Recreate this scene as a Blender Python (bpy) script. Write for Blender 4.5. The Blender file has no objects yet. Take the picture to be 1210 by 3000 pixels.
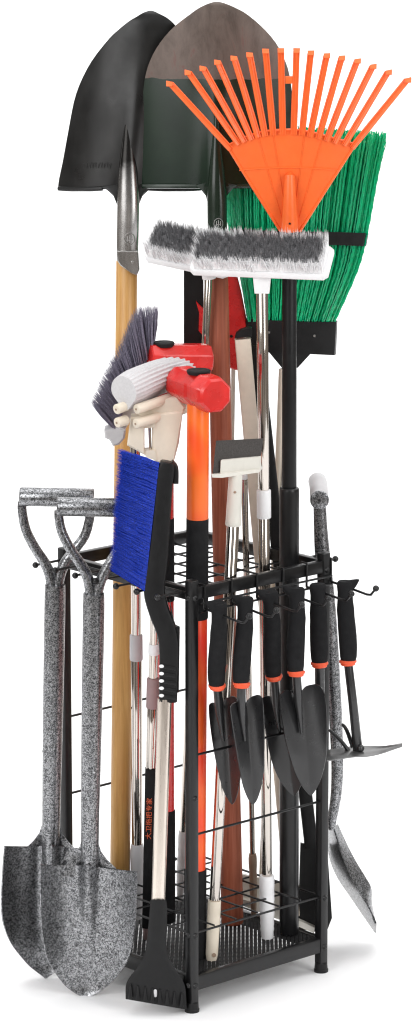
import bpy, math, random
from mathutils import Vector as V3
random.seed(7)
rnd, uni, gau = random.random, random.uniform, random.gauss
sc = bpy.context.scene
COL = sc.collection

# ------------------------------------------------------------------ camera
CAM = V3((0.0207, -5.1248, 1.8466)); PITCH = 0.21432; F = 11055.0
cP, sP = math.cos(PITCH), math.sin(PITCH)
FW, UP = V3((0, cP, -sP)), V3((0, sP, cP))
def W(px, py, Y):
    """point of the vertical plane y = Y seen at photo position (px, py)"""
    d = FW + V3((1, 0, 0)) * ((px - 605) / F) + UP * ((1500 - py) / F)
    return CAM + d * ((Y - CAM.y) / d.y)
def VZ(px, Y, z):
    t = (V3((0, Y, z)) - V3((0, CAM.y, CAM.z))).dot(FW)
    return V3((CAM.x + (px - 605) / F * t, Y, z))
def PX(P):
    d = P - CAM; t = d.dot(FW)
    return 605 + F * d.x / t, 1500 - F * d.dot(UP) / t
def M(P, w):
    return w * (P - CAM).dot(FW) / F          # photo pixels -> metres at P
def ONL(A, B, py):
    lo, hi = -1.0, 2.0
    for _ in range(40):
        m = (lo + hi) / 2
        if (PX(A.lerp(B, m))[1] > py) == (PX(A)[1] > PX(B)[1]): lo = m
        else: hi = m
    return A.lerp(B, lo)
cd = bpy.data.cameras.new('camera'); cam = bpy.data.objects.new('camera', cd); COL.objects.link(cam)
cam.location = CAM; cam.rotation_euler = (math.pi / 2 - PITCH, 0, 0)
cd.sensor_fit = 'VERTICAL'; cd.sensor_height = 24; cd.lens = F / 3000 * 24; cd.clip_end = 200
sc.camera = cam

# ------------------------------------------------------------------ materials
def nt(name):
    m = bpy.data.materials.new(name); m.use_nodes = True
    t = m.node_tree; b = t.nodes['Principled BSDF']
    return m, t, b
def objco(t, scale=(1, 1, 1)):
    tc = t.nodes.new('ShaderNodeTexCoord'); mp = t.nodes.new('ShaderNodeMapping')
    mp.inputs['Scale'].default_value = scale
    t.links.new(tc.outputs['Object'], mp.inputs[0]); return mp.outputs[0]
def noise(t, co, scale, detail=3, rough=.5, dist=0):
    n = t.nodes.new('ShaderNodeTexNoise'); n.inputs['Scale'].default_value = scale
    n.inputs['Detail'].default_value = detail; n.inputs['Roughness'].default_value = rough
    n.inputs['Distortion'].default_value = dist
    t.links.new(co, n.inputs['Vector']); return n.outputs['Fac']
def ramp(t, fac, stops):
    r = t.nodes.new('ShaderNodeValToRGB'); e = r.color_ramp.elements
    while len(e) < len(stops): e.new(.5)
    for k, (p, c) in enumerate(stops):
        e[k].position = p; e[k].color = (*c, 1) if len(c) == 3 else c
    t.links.new(fac, r.inputs[0]); return r.outputs['Color']
def bump(t, b, fac, strength, dist=.001):
    n = t.nodes.new('ShaderNodeBump'); n.inputs['Strength'].default_value = strength
    n.inputs['Distance'].default_value = dist
    t.links.new(fac, n.inputs['Height']); t.links.new(n.outputs[0], b.inputs['Normal'])
def mat(name, col, rough=.5, metal=0, spec=.5, var=.12, vs=60, bs=0, bsc=400, stretch=(1, 1, 1), coat=0, trans=0):
    m, t, b = nt(name); co = objco(t, stretch)
    f = noise(t, co, vs, 4, .6)
    lo = tuple(max(0, c * (1 - var)) for c in col); hi = tuple(min(1, c * (1 + var)) for c in col)
    t.links.new(ramp(t, f, [(.3, lo), (.7, hi)]), b.inputs['Base Color'])
    b.inputs['Metallic'].default_value = metal; b.inputs['Specular IOR Level'].default_value = spec
    rr = ramp(t, noise(t, co, vs * 1.7, 3), [(.3, (rough * .85,) * 3), (.7, (min(1, rough * 1.15),) * 3)])
    t.links.new(rr, b.inputs['Roughness'])
    b.inputs['Coat Weight'].default_value = coat; b.inputs['Coat Roughness'].default_value = .15
    if trans: b.inputs['Subsurface Weight'].default_value = trans; b.inputs['Subsurface Radius'].default_value = (.003, .003, .003)
    if bs: bump(t, b, noise(t, co, bsc, 3), bs)
    return m
MT = {}
MT['black'] = mat('black_powder_coat', (.006, .006, .0065), .33, spec=.45, bs=.04, bsc=900)
MT['black_plastic'] = mat('black_plastic', (.008, .008, .0085), .42, spec=.28, bs=.1, bsc=700)
MT['rubber'] = mat('black_rubber', (.014, .014, .0145), .7, spec=.2, bs=.3, bsc=1500)
MT['foam_grip'] = mat('black_foam_grip', (.0125, .0125, .0135), .8, spec=.15, bs=.4, bsc=2500)
MT['trowel'] = mat('black_coated_steel', (.012, .012, .013), .31, spec=.75)
MT['chrome'] = mat('polished_steel_tube', (.66, .61, .56), .08, metal=1, var=.03)
MT['alu'] = mat('anodised_aluminium', (.80, .72, .64), .3, metal=1, var=.03, stretch=(1, 1, .05), vs=200)
MT['white'] = mat('white_plastic', (.82, .82, .83), .4, var=.03)
MT['lightgrey'] = mat('light_grey_plastic', (.55, .54, .55), .45, var=.04)
MT['cream'] = mat('cream_plastic', (.74, .66, .54), .38, var=.04)
MT['greygreen'] = mat('off_white_plastic', (.68, .66, .60), .42, var=.04)
MT['beige'] = mat('beige_plastic', (.66, .58, .48), .42, var=.05)
MT['tan'] = mat('tan_plastic', (.34, .24, .17), .5, var=.06)
MT['mauve'] = mat('mauve_plastic', (.30, .20, .20), .5, var=.05)
MT['orange'] = mat('orange_plastic', (.90, .15, .025), .38, var=.05, trans=.15)
MT['orange_ring'] = mat('orange_red_plastic', (.80, .10, .035), .45, var=.05)
MT['red'] = mat('red_plastic', (.68, .022, .022), .28, var=.1, coat=.25)
MT['redgloss'] = mat('red_lacquer', (.60, .018, .015), .27, var=.18, vs=25, coat=.2)
MT['purple'] = mat('grey_purple_bristle', (.19, .175, .235), .6, var=.35, vs=500)
MT['blue'] = mat('blue_bristle', (.004, .030, .36), .5, var=.7, vs=500, spec=.25)
MT['bwhite'] = mat('white_bristle', (.90, .90, .91), .5, var=.03, vs=500, trans=.3)
MT['bgrey'] = mat('dark_grey_bristle', (.22, .22, .23), .6, var=.5, vs=500)
MT['green'] = mat('green_plastic_bristle', (.006, .56, .26), .2, var=.2, vs=300, spec=.8, trans=.35)
MT['greenpaint'] = None
MT['sponge'] = mat('white_sponge', (.60, .59, .60), .9, var=.06, vs=300, bs=.3, bsc=1200)
MT['foam'] = mat('dark_grey_foam', (.075, .07, .067), .95, var=.2, vs=500, spec=.1, bs=.6, bsc=1600)
MT['screw'] = mat('zinc_screw', (.7, .7, .7), .25, metal=1, var=.05)
MT['ink'] = mat('orange_print', (.62, .10, .03), .5, var=.1)

MT['hoe_steel'] = mat('grey_hoe_steel', (.22, .22, .22), .35, metal=.8, var=.1)
def fibreglass(name, a, c):
    m, t, b = nt(name); f = noise(t, objco(t, (1, 1, 1)), 14, 1)
    t.links.new(ramp(t, f, [(.42, a), (.62, c)]), b.inputs['Base Color']); b.inputs['Roughness'].default_value = .35; return m
MT['fibre'] = fibreglass('orange_fibreglass', (.92, .16, .015), (.85, .03, .006))
MT['fibre_low'] = fibreglass('red_orange_fibreglass', (.88, .035, .012), (.92, .12, .015))
def wood(name, dark, mid, light, rough, coat):
    m, t, b = nt(name)
    co = objco(t, (1, 1, .035))
    f = noise(t, co, 190, 5, .65, .4)
    t.links.new(ramp(t, f, [(.25, dark), (.5, mid), (.78, light)]), b.inputs['Base Color'])
    b.inputs['Roughness'].default_value = rough; b.inputs['Coat Weight'].default_value = coat
    b.inputs['Coat Roughness'].default_value = .2
    bump(t, b, f, .12); return m
MT['ash'] = wood('varnished_ash', (.42, .20, .05), (.54, .285, .08), (.64, .37, .125), .45, .12)
MT['redwood'] = wood('red_stained_wood', (.19, .042, .018), (.31, .078, .036), (.44, .14, .078), .6, 0)

def hammertone():
    m, t, b = nt('hammertone_paint'); co = objco(t)
    f = noise(t, co, 300, 1, .45, .9)
    big = noise(t, co, 22, 2)
    mx = t.nodes.new('ShaderNodeMath'); mx.operation = 'MULTIPLY_ADD'; mx.inputs[1].default_value = .10; mx.inputs[2].default_value = -.05
    t.links.new(big, mx.inputs[0])
    ad = t.nodes.new('ShaderNodeMath'); ad.operation = 'ADD'
    t.links.new(f, ad.inputs[0]); t.links.new(mx.outputs[0], ad.inputs[1])
    c = ramp(t, ad.outputs[0], [(.34, (.40, .405, .42)), (.42, (.31, .315, .325)), (.465, (.095, .097, .101)), (.505, (.05, .051, .054)), (.545, (.14, .142, .148)), (.59, (.32, .325, .335)), (.70, (.44, .445, .46))])
    t.links.new(c, b.inputs['Base Color'])
    b.inputs['Metallic'].default_value = .9; b.inputs['Roughness'].default_value = .30
    bump(t, b, ad.outputs[0], .10, .001); return m
MT['hammer'] = hammertone()

def blade_a():
    m, t, b = nt('black_oiled_steel'); co = objco(t)
    tc = t.nodes.new('ShaderNodeSeparateXYZ'); t.links.new(co, tc.inputs[0])
    f = noise(t, objco(t, (1, 1, .3)), 45, 5, .6)
    t.links.new(ramp(t, f, [(.3, (.004, .004, .004)), (.7, (.011, .0105, .010))]), b.inputs['Base Color'])
    b.inputs['Specular IOR Level'].default_value = .35
    t.links.new(ramp(t, noise(t, co, 30, 4), [(.3, (.26,) * 3), (.7, (.42,) * 3)]), b.inputs['Roughness'])
    bump(t, b, f, .08); return m
MT['blade_black'] = blade_a()
def socket_a():
    m, t, b = nt('worn_bare_steel'); co = objco(t, (1, 1, .25))
    f = noise(t, co, 70, 5, .65)
    t.links.new(ramp(t, f, [(.25, (.32, .31, .30)), (.6, (.56, .55, .54)), (.85, (.75, .74, .73))]), b.inputs['Base Color'])
    b.inputs['Metallic'].default_value = .95; b.inputs['Roughness'].default_value = .27
    bump(t, b, f, .15); return m
MT['steel_worn'] = socket_a()
def socket_fade(z1, z0):
    # bare steel socket running up into black oxide on the blade
    m = MT['steel_worn'].copy(); m.name = 'steel_worn_into_black'; t = m.node_tree; b = t.nodes['Principled BSDF']
    co = objco(t); s = t.nodes.new('ShaderNodeSeparateXYZ'); t.links.new(co, s.inputs[0])
    mr = t.nodes.new('ShaderNodeMapRange'); mr.inputs[1].default_value = z0; mr.inputs[2].default_value = z1
    ad = t.nodes.new('ShaderNodeMath'); ad.operation = 'MULTIPLY_ADD'; ad.inputs[1].default_value = .03
    t.links.new(noise(t, co, 60, 4), ad.inputs[0]); t.links.new(s.outputs[2], ad.inputs[2]); t.links.new(ad.outputs[0], mr.inputs[0])
    mi = t.nodes.new('ShaderNodeMix'); mi.data_type = 'RGBA'; old = b.inputs['Base Color'].links[0].from_socket
    t.links.new(mr.outputs[0], mi.inputs[0]); t.links.new(old, mi.inputs[6]); mi.inputs[7].default_value = (.022, .021, .020, 1)
    t.links.new(mi.outputs[2], b.inputs['Base Color']); return m
def blade_b(zline):
    m, t, b = nt('half_painted_steel'); co = objco(t)
    s = t.nodes.new('ShaderNodeSeparateXYZ'); t.links.new(co, s.inputs[0])
    n1 = noise(t, co, 60, 3)
    ml = t.nodes.new('ShaderNodeMath'); ml.operation = 'MULTIPLY_ADD'; ml.inputs[1].default_value = .006; ml.inputs[2].default_value = -zline - .003
    t.links.new(n1, ml.inputs[0])
    ad = t.nodes.new('ShaderNodeMath'); ad.operation = 'ADD'; t.links.new(s.outputs[2], ad.inputs[0]); t.links.new(ml.outputs[0], ad.inputs[1])
    sl = t.nodes.new('ShaderNodeMath'); sl.operation = 'GREATER_THAN'; sl.inputs[1].default_value = 0; t.links.new(ad.outputs[0], sl.inputs[0])
    bare = ramp(t, noise(t, objco(t, (1, 1, .35)), 38, 6, .7, .5), [(.25, (.05, .036, .03)), (.45, (.10, .076, .064)), (.58, (.125, .096, .082)), (.70, (.13, .05, .042)), (.85, (.16, .135, .12))])
    paint = ramp(t, noise(t, co, 25, 4), [(.3, (.004, .013, .007)), (.7, (.008, .021, .011))])
    mi = t.nodes.new('ShaderNodeMix'); mi.data_type = 'RGBA'
    t.links.new(sl.outputs[0], mi.inputs[0]); t.links.new(paint, mi.inputs[6]); t.links.new(bare, mi.inputs[7])
    t.links.new(mi.outputs[2], b.inputs['Base Color'])
    rm = t.nodes.new('ShaderNodeMath'); rm.operation = 'MULTIPLY_ADD'; rm.inputs[1].default_value = .18; rm.inputs[2].default_value = .24
    t.links.new(sl.outputs[0], rm.inputs[0]); t.links.new(rm.outputs[0], b.inputs['Roughness'])
    b.inputs['Specular IOR Level'].default_value = .3
    mm = t.nodes.new('ShaderNodeMath'); mm.operation = 'MULTIPLY'; mm.inputs[1].default_value = .2
    t.links.new(sl.outputs[0], mm.inputs[0]); t.links.new(mm.outputs[0], b.inputs['Metallic'])
    return m
MT['greenpaint'] = mat('dark_green_paint', (.008, .018, .010), .22, var=.2, vs=30)
MT['paper'] = mat('white_paper_sweep', (.92, .92, .925), .75, var=.004, vs=3, spec=.2)

# ------------------------------------------------------------------ mesh builder
def sm(a, b, x):
    t = max(0, min(1, (x - a) / (b - a))); return t * t * (3 - 2 * t)
def interp(rows, t):
    """Catmull-Rom through rows (tuples), t in 0..1 over the index"""
    n = len(rows) - 1; k = min(n - 1, int(t * n)); f = t * n - k
    p0, p1, p2, p3 = rows[max(0, k - 1)], rows[k], rows[k + 1], rows[min(n, k + 2)]
    return tuple(.5 * (2 * b + (c - a) * f + (2 * a - 5 * b + 4 * c - d) * f * f + (3 * b - a - 3 * c + d) * f ** 3) for a, b, c, d in zip(p0, p1, p2, p3))
def spline(pts, n):
    return [V3(interp([tuple(p) for p in pts], k / n)) for k in range(n + 1)]
ORG = {}
class MB:
    def __init__(s): s.v, s.f = [], []
    def add(s, vs, fs):
        o = len(s.v); s.v += [tuple(v) for v in vs]; s.f += [tuple(i + o for i in f) for f in fs]
    def loft(s, rings, cap=True, loop=False):
        n = len(rings[0]); vs = [p for r in rings for p in r]; fs = []; k = len(rings)
        for i in range(k if loop else k - 1):
            j = (i + 1) % k
            for a in range(n):
                b = (a + 1) % n; fs.append((i * n + a, i * n + b, j * n + b, j * n + a))
        if cap and not loop: fs += [tuple(range(n))[::-1], tuple((k - 1) * n + a for a in range(n))]
        s.add(vs, fs)
    def frames(s, pts, ref):
        out = []
        for k, p in enumerate(pts):
            t = (pts[min(k + 1, len(pts) - 1)] - pts[max(k - 1, 0)]).normalized()
            r = V3(ref)
            if abs(t.dot(r)) > .97: r = V3((0, 0, 1)) if abs(t.z) < .9 else V3((1, 0, 0))
            a = t.cross(r).normalized(); out.append((t, a, a.cross(t).normalized()))
        return out
    def tube(s, pts, rad, n=14, flat=1, bev=0, ref=(0, 1, 0), cap=True):
        pts = [V3(p) for p in pts]
        rad = list(rad) if hasattr(rad, '__len__') else [rad] * len(pts)
        if bev:
            d0 = (pts[1] - pts[0]).normalized(); d1 = (pts[-1] - pts[-2]).normalized()
            pts = [pts[0], pts[0] + d0 * bev * .35, pts[0] + d0 * bev] + pts[1:-1] + [pts[-1] - d1 * bev, pts[-1] - d1 * bev * .35, pts[-1]]
            r0, r1 = rad[0], rad[-1]
            rad = [max(r0 - bev, r0 * .1), r0 - bev * .3, r0] + rad[1:-1] + [r1, r1 - bev * .3, max(r1 - bev, r1 * .1)]
        rings = []
        for (t, a, b), p, r in zip(s.frames(pts, ref), pts, rad):
            rings.append([p + a * (r * math.cos(2 * math.pi * k / n)) + b * (r * flat * math.sin(2 * math.pi * k / n)) for k in range(n)])
        s.loft(rings, cap)
    def bar(s, pts, w, d, r=.002, ref=(0, 1, 0), seg=3, bev=0):
        """rounded-rectangle section; w is measured along tangent x ref, d along ref"""
        pts = [V3(p) for p in pts]
        w = list(w) if hasattr(w, '__len__') else [w] * len(pts)
        d = list(d) if hasattr(d, '__len__') else [d] * len(pts)
        if bev:
            d0 = (pts[1] - pts[0]).normalized(); d1 = (pts[-1] - pts[-2]).normalized()
            pts = [pts[0], pts[0] + d0 * bev] + pts[1:-1] + [pts[-1] - d1 * bev, pts[-1]]
            w = [w[0] - 2 * bev, w[0]] + w[1:-1] + [w[-1], w[-1] - 2 * bev]; d = [d[0] - 2 * bev, d[0]] + d[1:-1] + [d[-1], d[-1] - 2 * bev]
        rings = []
        for (t, a, b), p, ww, dd in zip(s.frames(pts, ref), pts, w, d):
            rr = min(r, ww * .49, dd * .49); ring = []
            for q, (sx, sy) in enumerate(((1, 1), (-1, 1), (-1, -1), (1, -1))):
                for k in range(seg):
                    th = math.pi / 2 * (q + k / max(1, seg - 1))
                    ring.append(p + a * (sx * (ww / 2 - rr) + rr * math.cos(th)) + b * (sy * (dd / 2 - rr) + rr * math.sin(th)))
            rings.append(ring)
        s.loft(rings)
    def ball(s, c, r, n=12, m=8, sq=(1, 1, 1)):
        rings = []
        for i in range(m + 1):
            a = math.pi * (i + .02) / (m + .04); z, q = math.cos(a), math.sin(a)
            rings.append([V3(c) + V3((r * q * math.cos(2 * math.pi * k / n) * sq[0], r * q * math.sin(2 * math.pi * k / n) * sq[1], r * z * sq[2])) for k in range(n)])
        s.loft(rings[::-1])
    def sheet(s, grid, th):
        nr, nc = len(grid), len(grid[0]); back = []
        for i in range(nr):
            row = []
            for j in range(nc):
                du = grid[i][min(j + 1, nc - 1)] - grid[i][max(j - 1, 0)]
                dv = grid[min(i + 1, nr - 1)][j] - grid[max(i - 1, 0)][j]
                if du.length < 1e-7: du = grid[min(i + 1, nr - 1)][nc - 1] - grid[min(i + 1, nr - 1)][0]
                if du.length < 1e-7: du = grid[max(i - 1, 0)][nc - 1] - grid[max(i - 1, 0)][0]
                nn = du.cross(dv).normalized()
                if nn.y < 0: nn = -nn
                row.append(grid[i][j] + nn * th)
            back.append(row)
        for e_, q_ in ((0, 1), (nr - 1, nr - 2)):
            back[e_] = [grid[e_][j] + (back[q_][j] - grid[q_][j]) for j in range(nc)]
        vs = [p for r in grid for p in r] + [p for r in back for p in r]; o = nr * nc; fs = []
        for i in range(nr - 1):
            for j in range(nc - 1):
                a, b, c, d = i * nc + j, i * nc + j + 1, (i + 1) * nc + j + 1, (i + 1) * nc + j
                fs += [(a, b, c, d), (o + d, o + c, o + b, o + a)]
        rim = [(0, j) for j in range(nc)] + [(i, nc - 1) for i in range(1, nr)] + [(nr - 1, j) for j in range(nc - 2, -1, -1)] + [(i, 0) for i in range(nr - 2, 0, -1)]
        ids = [i * nc + j for i, j in rim]
        for k in range(len(ids)):
            a, b = ids[k], ids[(k + 1) % len(ids)]; fs.append((a, a + o, b + o, b))
        s.add(vs, fs)
    def prism(s, pts, vec, bev=0):
        pts = [V3(p) for p in pts]; vec = V3(vec)
        if bev:
            c = sum(pts, V3()) / len(pts); ins = [p + (c - p).normalized() * bev for p in pts]; u = vec.normalized() * bev
            s.loft([ins, [p + u for p in pts], [p + vec - u for p in pts], [p + vec for p in ins]])
        else: s.loft([pts, [p + vec for p in pts]])
    def hair(s, a, b, r, bend=None):
        t = (b - a).normalized(); x = t.cross(V3((.3, .5, .81))).normalized(); y = t.cross(x)
        ring = [a + x * r, a - x * (r * .5) + y * (r * .87), a - x * (r * .5) - y * (r * .87)]
        if bend is None:
            s.add(ring + [b], [(0, 1, 3), (1, 2, 3), (2, 0, 3)])
        else:
            q = .75; m = (a + b) / 2 + bend
            s.add(ring + [m + (p - a) * q for p in ring] + [b], [(0, 1, 4, 3), (1, 2, 5, 4), (2, 0, 3, 5), (3, 4, 6), (4, 5, 6), (5, 3, 6)])
    def build(s, name, m, parent, label=None, angle=40):
        o0 = ORG[parent.name]
        me = bpy.data.meshes.new(name)
        me.from_pydata([(v[0] - o0.x, v[1] - o0.y, v[2] - o0.z) for v in s.v], [], s.f)
        bm_fix(me)
        me.materials.append(MT[m] if isinstance(m, str) else m)
        for p in me.polygons: p.use_smooth = True
        me.set_sharp_from_angle(angle=math.radians(angle))
        o = bpy.data.objects.new(name, me); COL.objects.link(o); o.parent = parent
        ORG[o.name] = o0
        if label: o['label'] = label
        return o
import bmesh
def bm_fix(me):
    b = bmesh.new(); b.from_mesh(me); bmesh.ops.recalc_face_normals(b, faces=b.faces); b.to_mesh(me); b.free()
def thing(name, label, cat, loc, group=None):
    o = bpy.data.objects.new(name, None); COL.objects.link(o); o.location = loc; o.empty_display_size = .05
    o['label'] = label; o['category'] = cat
    if group: o['group'] = group
    ORG[o.name] = V3(loc); return o
def text_mesh(body, size, o, ex, ey, ez, depth):
    cu = bpy.data.curves.new('lettering', 'FONT'); cu.body = body; cu.size = size; cu.extrude = depth; cu.align_x = 'CENTER'; cu.align_y = 'CENTER'
    ob = bpy.data.objects.new('lettering', cu); COL.objects.link(ob)
    dg = bpy.context.evaluated_depsgraph_get(); me = bpy.data.meshes.new_from_object(ob.evaluated_get(dg))
    mb = MB(); mb.add([o + ex * v.co.x + ey * v.co.y + ez * v.co.z for v in me.vertices], [tuple(p.vertices) for p in me.polygons])
    bpy.data.objects.remove(ob); bpy.data.curves.remove(cu); bpy.data.meshes.remove(me); return mb
def T(pts, rad, **k):
    m = MB(); m.tube(pts, rad, **k); return m
def B(pts, w, d, **k):
    m = MB(); m.bar(pts, w, d, **k); return m
def blade(rows, yf, th, nr=26, nc=17, wide=False, notch=None):
    """rows (yl, xl, yr, xr) in photo pixels; yf(u, t) -> depth"""
    g = []; wmax = max(r[3] - r[1] for r in rows)
    for i in range(nr):
        t = i / (nr - 1); yl, xl, yr, xr = interp(rows, t); r = []; wr = (xr - xl) / wmax
        for j in range(nc):
            u = j / (nc - 1); dn = notch[0] * (1 - t) ** 6 * math.exp(-((2 * u - 1 - notch[2]) / notch[1]) ** 2) if notch else 0
            r.append(W(xl + (xr - xl) * u, yl + (yr - yl) * u + dn, yf(2 * u - 1, t) if not wide else yf((2 * u - 1) * wr, t)))
        g.append(r)
    m = MB(); m.sheet(g, th); return m
def seg(A, Bt, y0, y1, w0, w1=None, n=16, bev=.0015, flat=1):
    """piece of the straight pole Bt(top)-A(bottom) between photo heights y0 and y1, half widths in pixels"""
    p, q = ONL(A, Bt, y0), ONL(A, Bt, y1)
    return T([p, q], [M(p, w0), M(q, w1 or w0)], n=n, bev=bev, flat=flat)

# ------------------------------------------------------------------ setting
prof = [(-1.25, 0), (.6, 0), (1.9, 0)] + [(1.9 + .9 * math.sin(k * math.pi / 24), .9 - .9 * math.cos(k * math.pi / 24)) for k in range(1, 13)] + [(2.8, 3.0)]
me = bpy.data.meshes.new('ground')
me.from_pydata([(x, y, z) for y, z in prof for x in (-2.6, 2.6)], [], [(2 * k, 2 * k + 1, 2 * k + 3, 2 * k + 2) for k in range(len(prof) - 1)])
me.materials.append(MT['paper'])
for p in me.polygons: p.use_smooth = True
o = bpy.data.objects.new('ground', me); COL.objects.link(o); o['kind'] = 'structure'

# ------------------------------------------------------------------ rack
RV, LV = V3((.1897, .1722, 0)), V3((-.1858, .2047, 0))
re_, le_ = RV.normalized(), LV.normalized()
n_rf, n_lf = V3((re_.y, -re_.x, 0)), V3((-le_.y, le_.x, 0))       # outward normals of the two near faces
FV, BV = V3(), RV + LV
Z = lambda p, z: V3((p.x, p.y, z))
FLOOR = .053
rack = thing('tool_rack', 'black square steel rack with hooks that holds all the garden tools', 'tool rack', (0.002, .188, 0))
for p in (FV, RV, BV, LV):
    po = B([Z(p, .012), Z(p, .634)], .0145, .0145, r=.0025, ref=re_, bev=.001).build('post', 'black', rack)
    T([Z(p, 0), Z(p, .004), Z(p, .005), Z(p, .014)], [.0105, .0108, .0098, .0092], n=18).build('foot_cap', 'black_plastic', po)
    def bolt(zz, nv):
        c = Z(p, zz) + nv * .0068; T([c, c + nv * .002, c + nv * .0038], [.0044, .0038, .002], n=10).build('bolt', 'black', po)
    for zz in (.609, .115, .04):
        for nv, on in ((n_rf, p in (FV, RV)), (n_lf, p in (FV, LV))):
            if on: bolt(zz, nv)
    if p == FV: bolt(.318, n_rf)
def edge(a, b, z, h, t, name):
    d = (b - a).normalized() * .0075
    return B([Z(a + d, z), Z(b - d, z)], h, t, r=.0015, ref=V3((-d.y, d.x, 0)).normalized()).build(name, 'black', rack)
for a, b in ((FV, RV), (RV, BV), (BV, LV), (LV, FV)):
    edge(a, b, .614, .018, .011, 'top_rail'); edge(a, b, .042, .022, .011, 'bottom_rail')
def grid(z, n, r, name):
    m = MB()
    for k in range(1, n):
        a = k / n
        m.tube([Z(LV * a, z), Z(LV * a + RV, z)], r, n=6); m.tube([Z(RV * a, z + 2 * r), Z(RV * a + LV, z + 2 * r)], r, n=6)
    return m.build(name, 'black', rack)
grid(.604, 6, .0016, 'top_grid'); g = grid(.116, 6, .0016, 'lower_grid')
m = MB()
for a, b in ((FV, RV), (RV, BV), (BV, LV), (LV, FV)): m.tube([Z(a, .116), Z(b, .116)], .0018, n=6)
m.build('lower_grid_rim', 'black', rack)
m = MB(); nn = 31
for k in range(1, 2 * nn):                      # expanded-metal floor: strands front to back, thin cross strands
    a = k / nn
    q0, q1 = (RV * (1 - a), RV + LV * a) if a <= 1 else (LV * (a - 1), LV + RV * (2 - a))
    m.bar([Z(q0, .0513), Z(q1, .0513)],   .0050, .0009, ref=(0, 0, 1), seg=2)
    p0, p1 = (RV * a, LV * a) if a <= 1 else (RV + LV * (a - 1), LV + RV * (a - 1))
    m.bar([Z(p0, .0505), Z(p1, .0505)], .0012, .0007, ref=(0, 0, 1), seg=2)
m.build('mesh_floor', 'rubber', rack)
for z in (.262, .379):
    T([Z(LV, z), Z(BV, z)], .0019, n=8).build('side_wire', 'black', rack)
    T([Z(FV, z), Z(RV, z)], .0019, n=8).build('side_wire', 'black', rack)
m = MB(); m.tube([Z(LV * .01, .617) + n_lf * .0085, Z(LV * 1.0, .617) + n_lf * .0085], .0015, n=8)
hs = m.build('hook_rail', 'black', rack)
def hook(pts, parent):
    m = MB(); m.tube(pts, .0019, n=8, ref=(0, 0, 1)); m.ball(pts[-1], .0047); return m.build('hook', 'black', parent)
for i in range(7):
    b = Z(LV * (.03 + .16 * i), .617) + n_lf * .007
    hook([b, b + n_lf * .03, b + n_lf * .049], hs)
m = MB(); o7 = n_rf * .009
m.tube([Z(RV * .03, .600) + o7, Z(RV * 1.03, .600) + o7], .0017, n=8); m.tube([Z(RV * .03, .588) + o7, Z(RV * 1.03, .588) + o7], .0017, n=8)
HS = [.07, .27, .46, .66, .84, 1.03]
for s_ in HS:
    q = RV * s_ + o7 * .8; m.tube([Z(q - n_rf * .012, .6255), Z(q, .6255), Z(q, .612), Z(q, .591)], .0017, n=8)
hr = m.build('hook_rail', 'black', rack)
HP = []
for s_ in HS:
    q = Z(RV * s_ + o7 * .8, .591)
    hook([q, q + n_rf * .03 + V3((0, 0, -.002)), q + n_rf * .074 + V3((0, 0, -.006)), q + n_rf * .082 + V3((0, 0, -.005)), q + n_rf * .092 + V3((0, 0, .006))], hr); HP.append(q + n_rf * .036)
rb = BV - RV; n_rb = V3((.743, .67, 0))
for s_ in (.10, .22):
    b = Z(RV + rb * s_, .612) + n_rb * .004; hook([b, b + n_rb * .03, b + n_rb * .046], hs)
n_lb = V3((-.67, .743, 0))
for s_ in (.62, .86):
    b = Z(LV + RV * s_, .612) + n_lb * .004; hook([b, b + n_lb * .03, b + n_lb * .055], hs)

# ------------------------------------------------------------------ tall pointed shovels
def shovel_depth(Y0, curve, tipback, ridge, uc):
    def f(u, t):
        w = .05 + .05 * t
        return Y0 + curve * u * u + tipback * (1 - t) ** 2 - ridge * sm(.42, 1, t) * math.exp(-((u - uc) / (w * 2)) ** 2)
    return f
# black shovel, ash handle
Y0 = .232; bot = VZ(350, .222, FLOOR); top = W(371, 830, .268)
t_ = thing('pointed_shovel', 'pointed shovel with black steel blade, bare steel socket and pale yellow wooden handle', 'shovel', bot, 'pointed shovels standing blade up')
T([bot, ONL(bot, top, 1700), ONL(bot, top, 760)], [.0148, .0152, .0155], n=20, bev=.003).build('handle', 'ash', t_)
rows = [(31, 437, 31, 445), (34, 428, 34, 454), (39, 416, 40, 466), (49, 400, 50, 486), (62, 378, 64, 504), (88, 346, 90, 527), (115, 318, 118, 548), (175, 271, 175, 578), (236, 238, 236, 594), (296, 217, 296, 604), (384, 200, 384, 604), (472, 184, 472, 600), (530, 172, 535, 596), (556, 170, 552, 590)]
bl = blade(rows, shovel_depth(.268, .04, .02, .012, -.04), .0022, 34, 29, True).build('blade', 'blade_black', t_)
p = [W(x, y, .268 - d) for x, y, d in ((376, 300, -.004), (375, 420, .002), (375, 520, .008), (376, 600, .011), (374, 700, .011), (373, 760, .011))]
T(spline(p, 14), [M(p[0], r) for r in (3, 8, 14, 19, 24, 28, 30, 31.5, 32.5, 33, 33, 33, 32.5, 32, 31.5)], n=20, flat=.62).build('socket', socket_fade(W(375, 440, .26).z - ORG[t_.name].z, W(375, 610, .26).z - ORG[t_.name].z), t_)
m = MB(); q = W(373, 755, .2225)
m.prism([W(x, y, .245) for x, y in ((342, 735), (405, 735), (409, 790), (400, 808), (385, 803), (352, 778), (343, 764))], (0, .012, 0), bev=.002)
sk = m.build('socket_tongue', 'steel_worn', t_)
c = W(389, 769, .2445); T([c, c + V3((0, -.002, 0))], [M(c, 5), M(c, 4)], n=12, ref=(0, 0, 1)).build('rivet', 'screw', sk)
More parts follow.
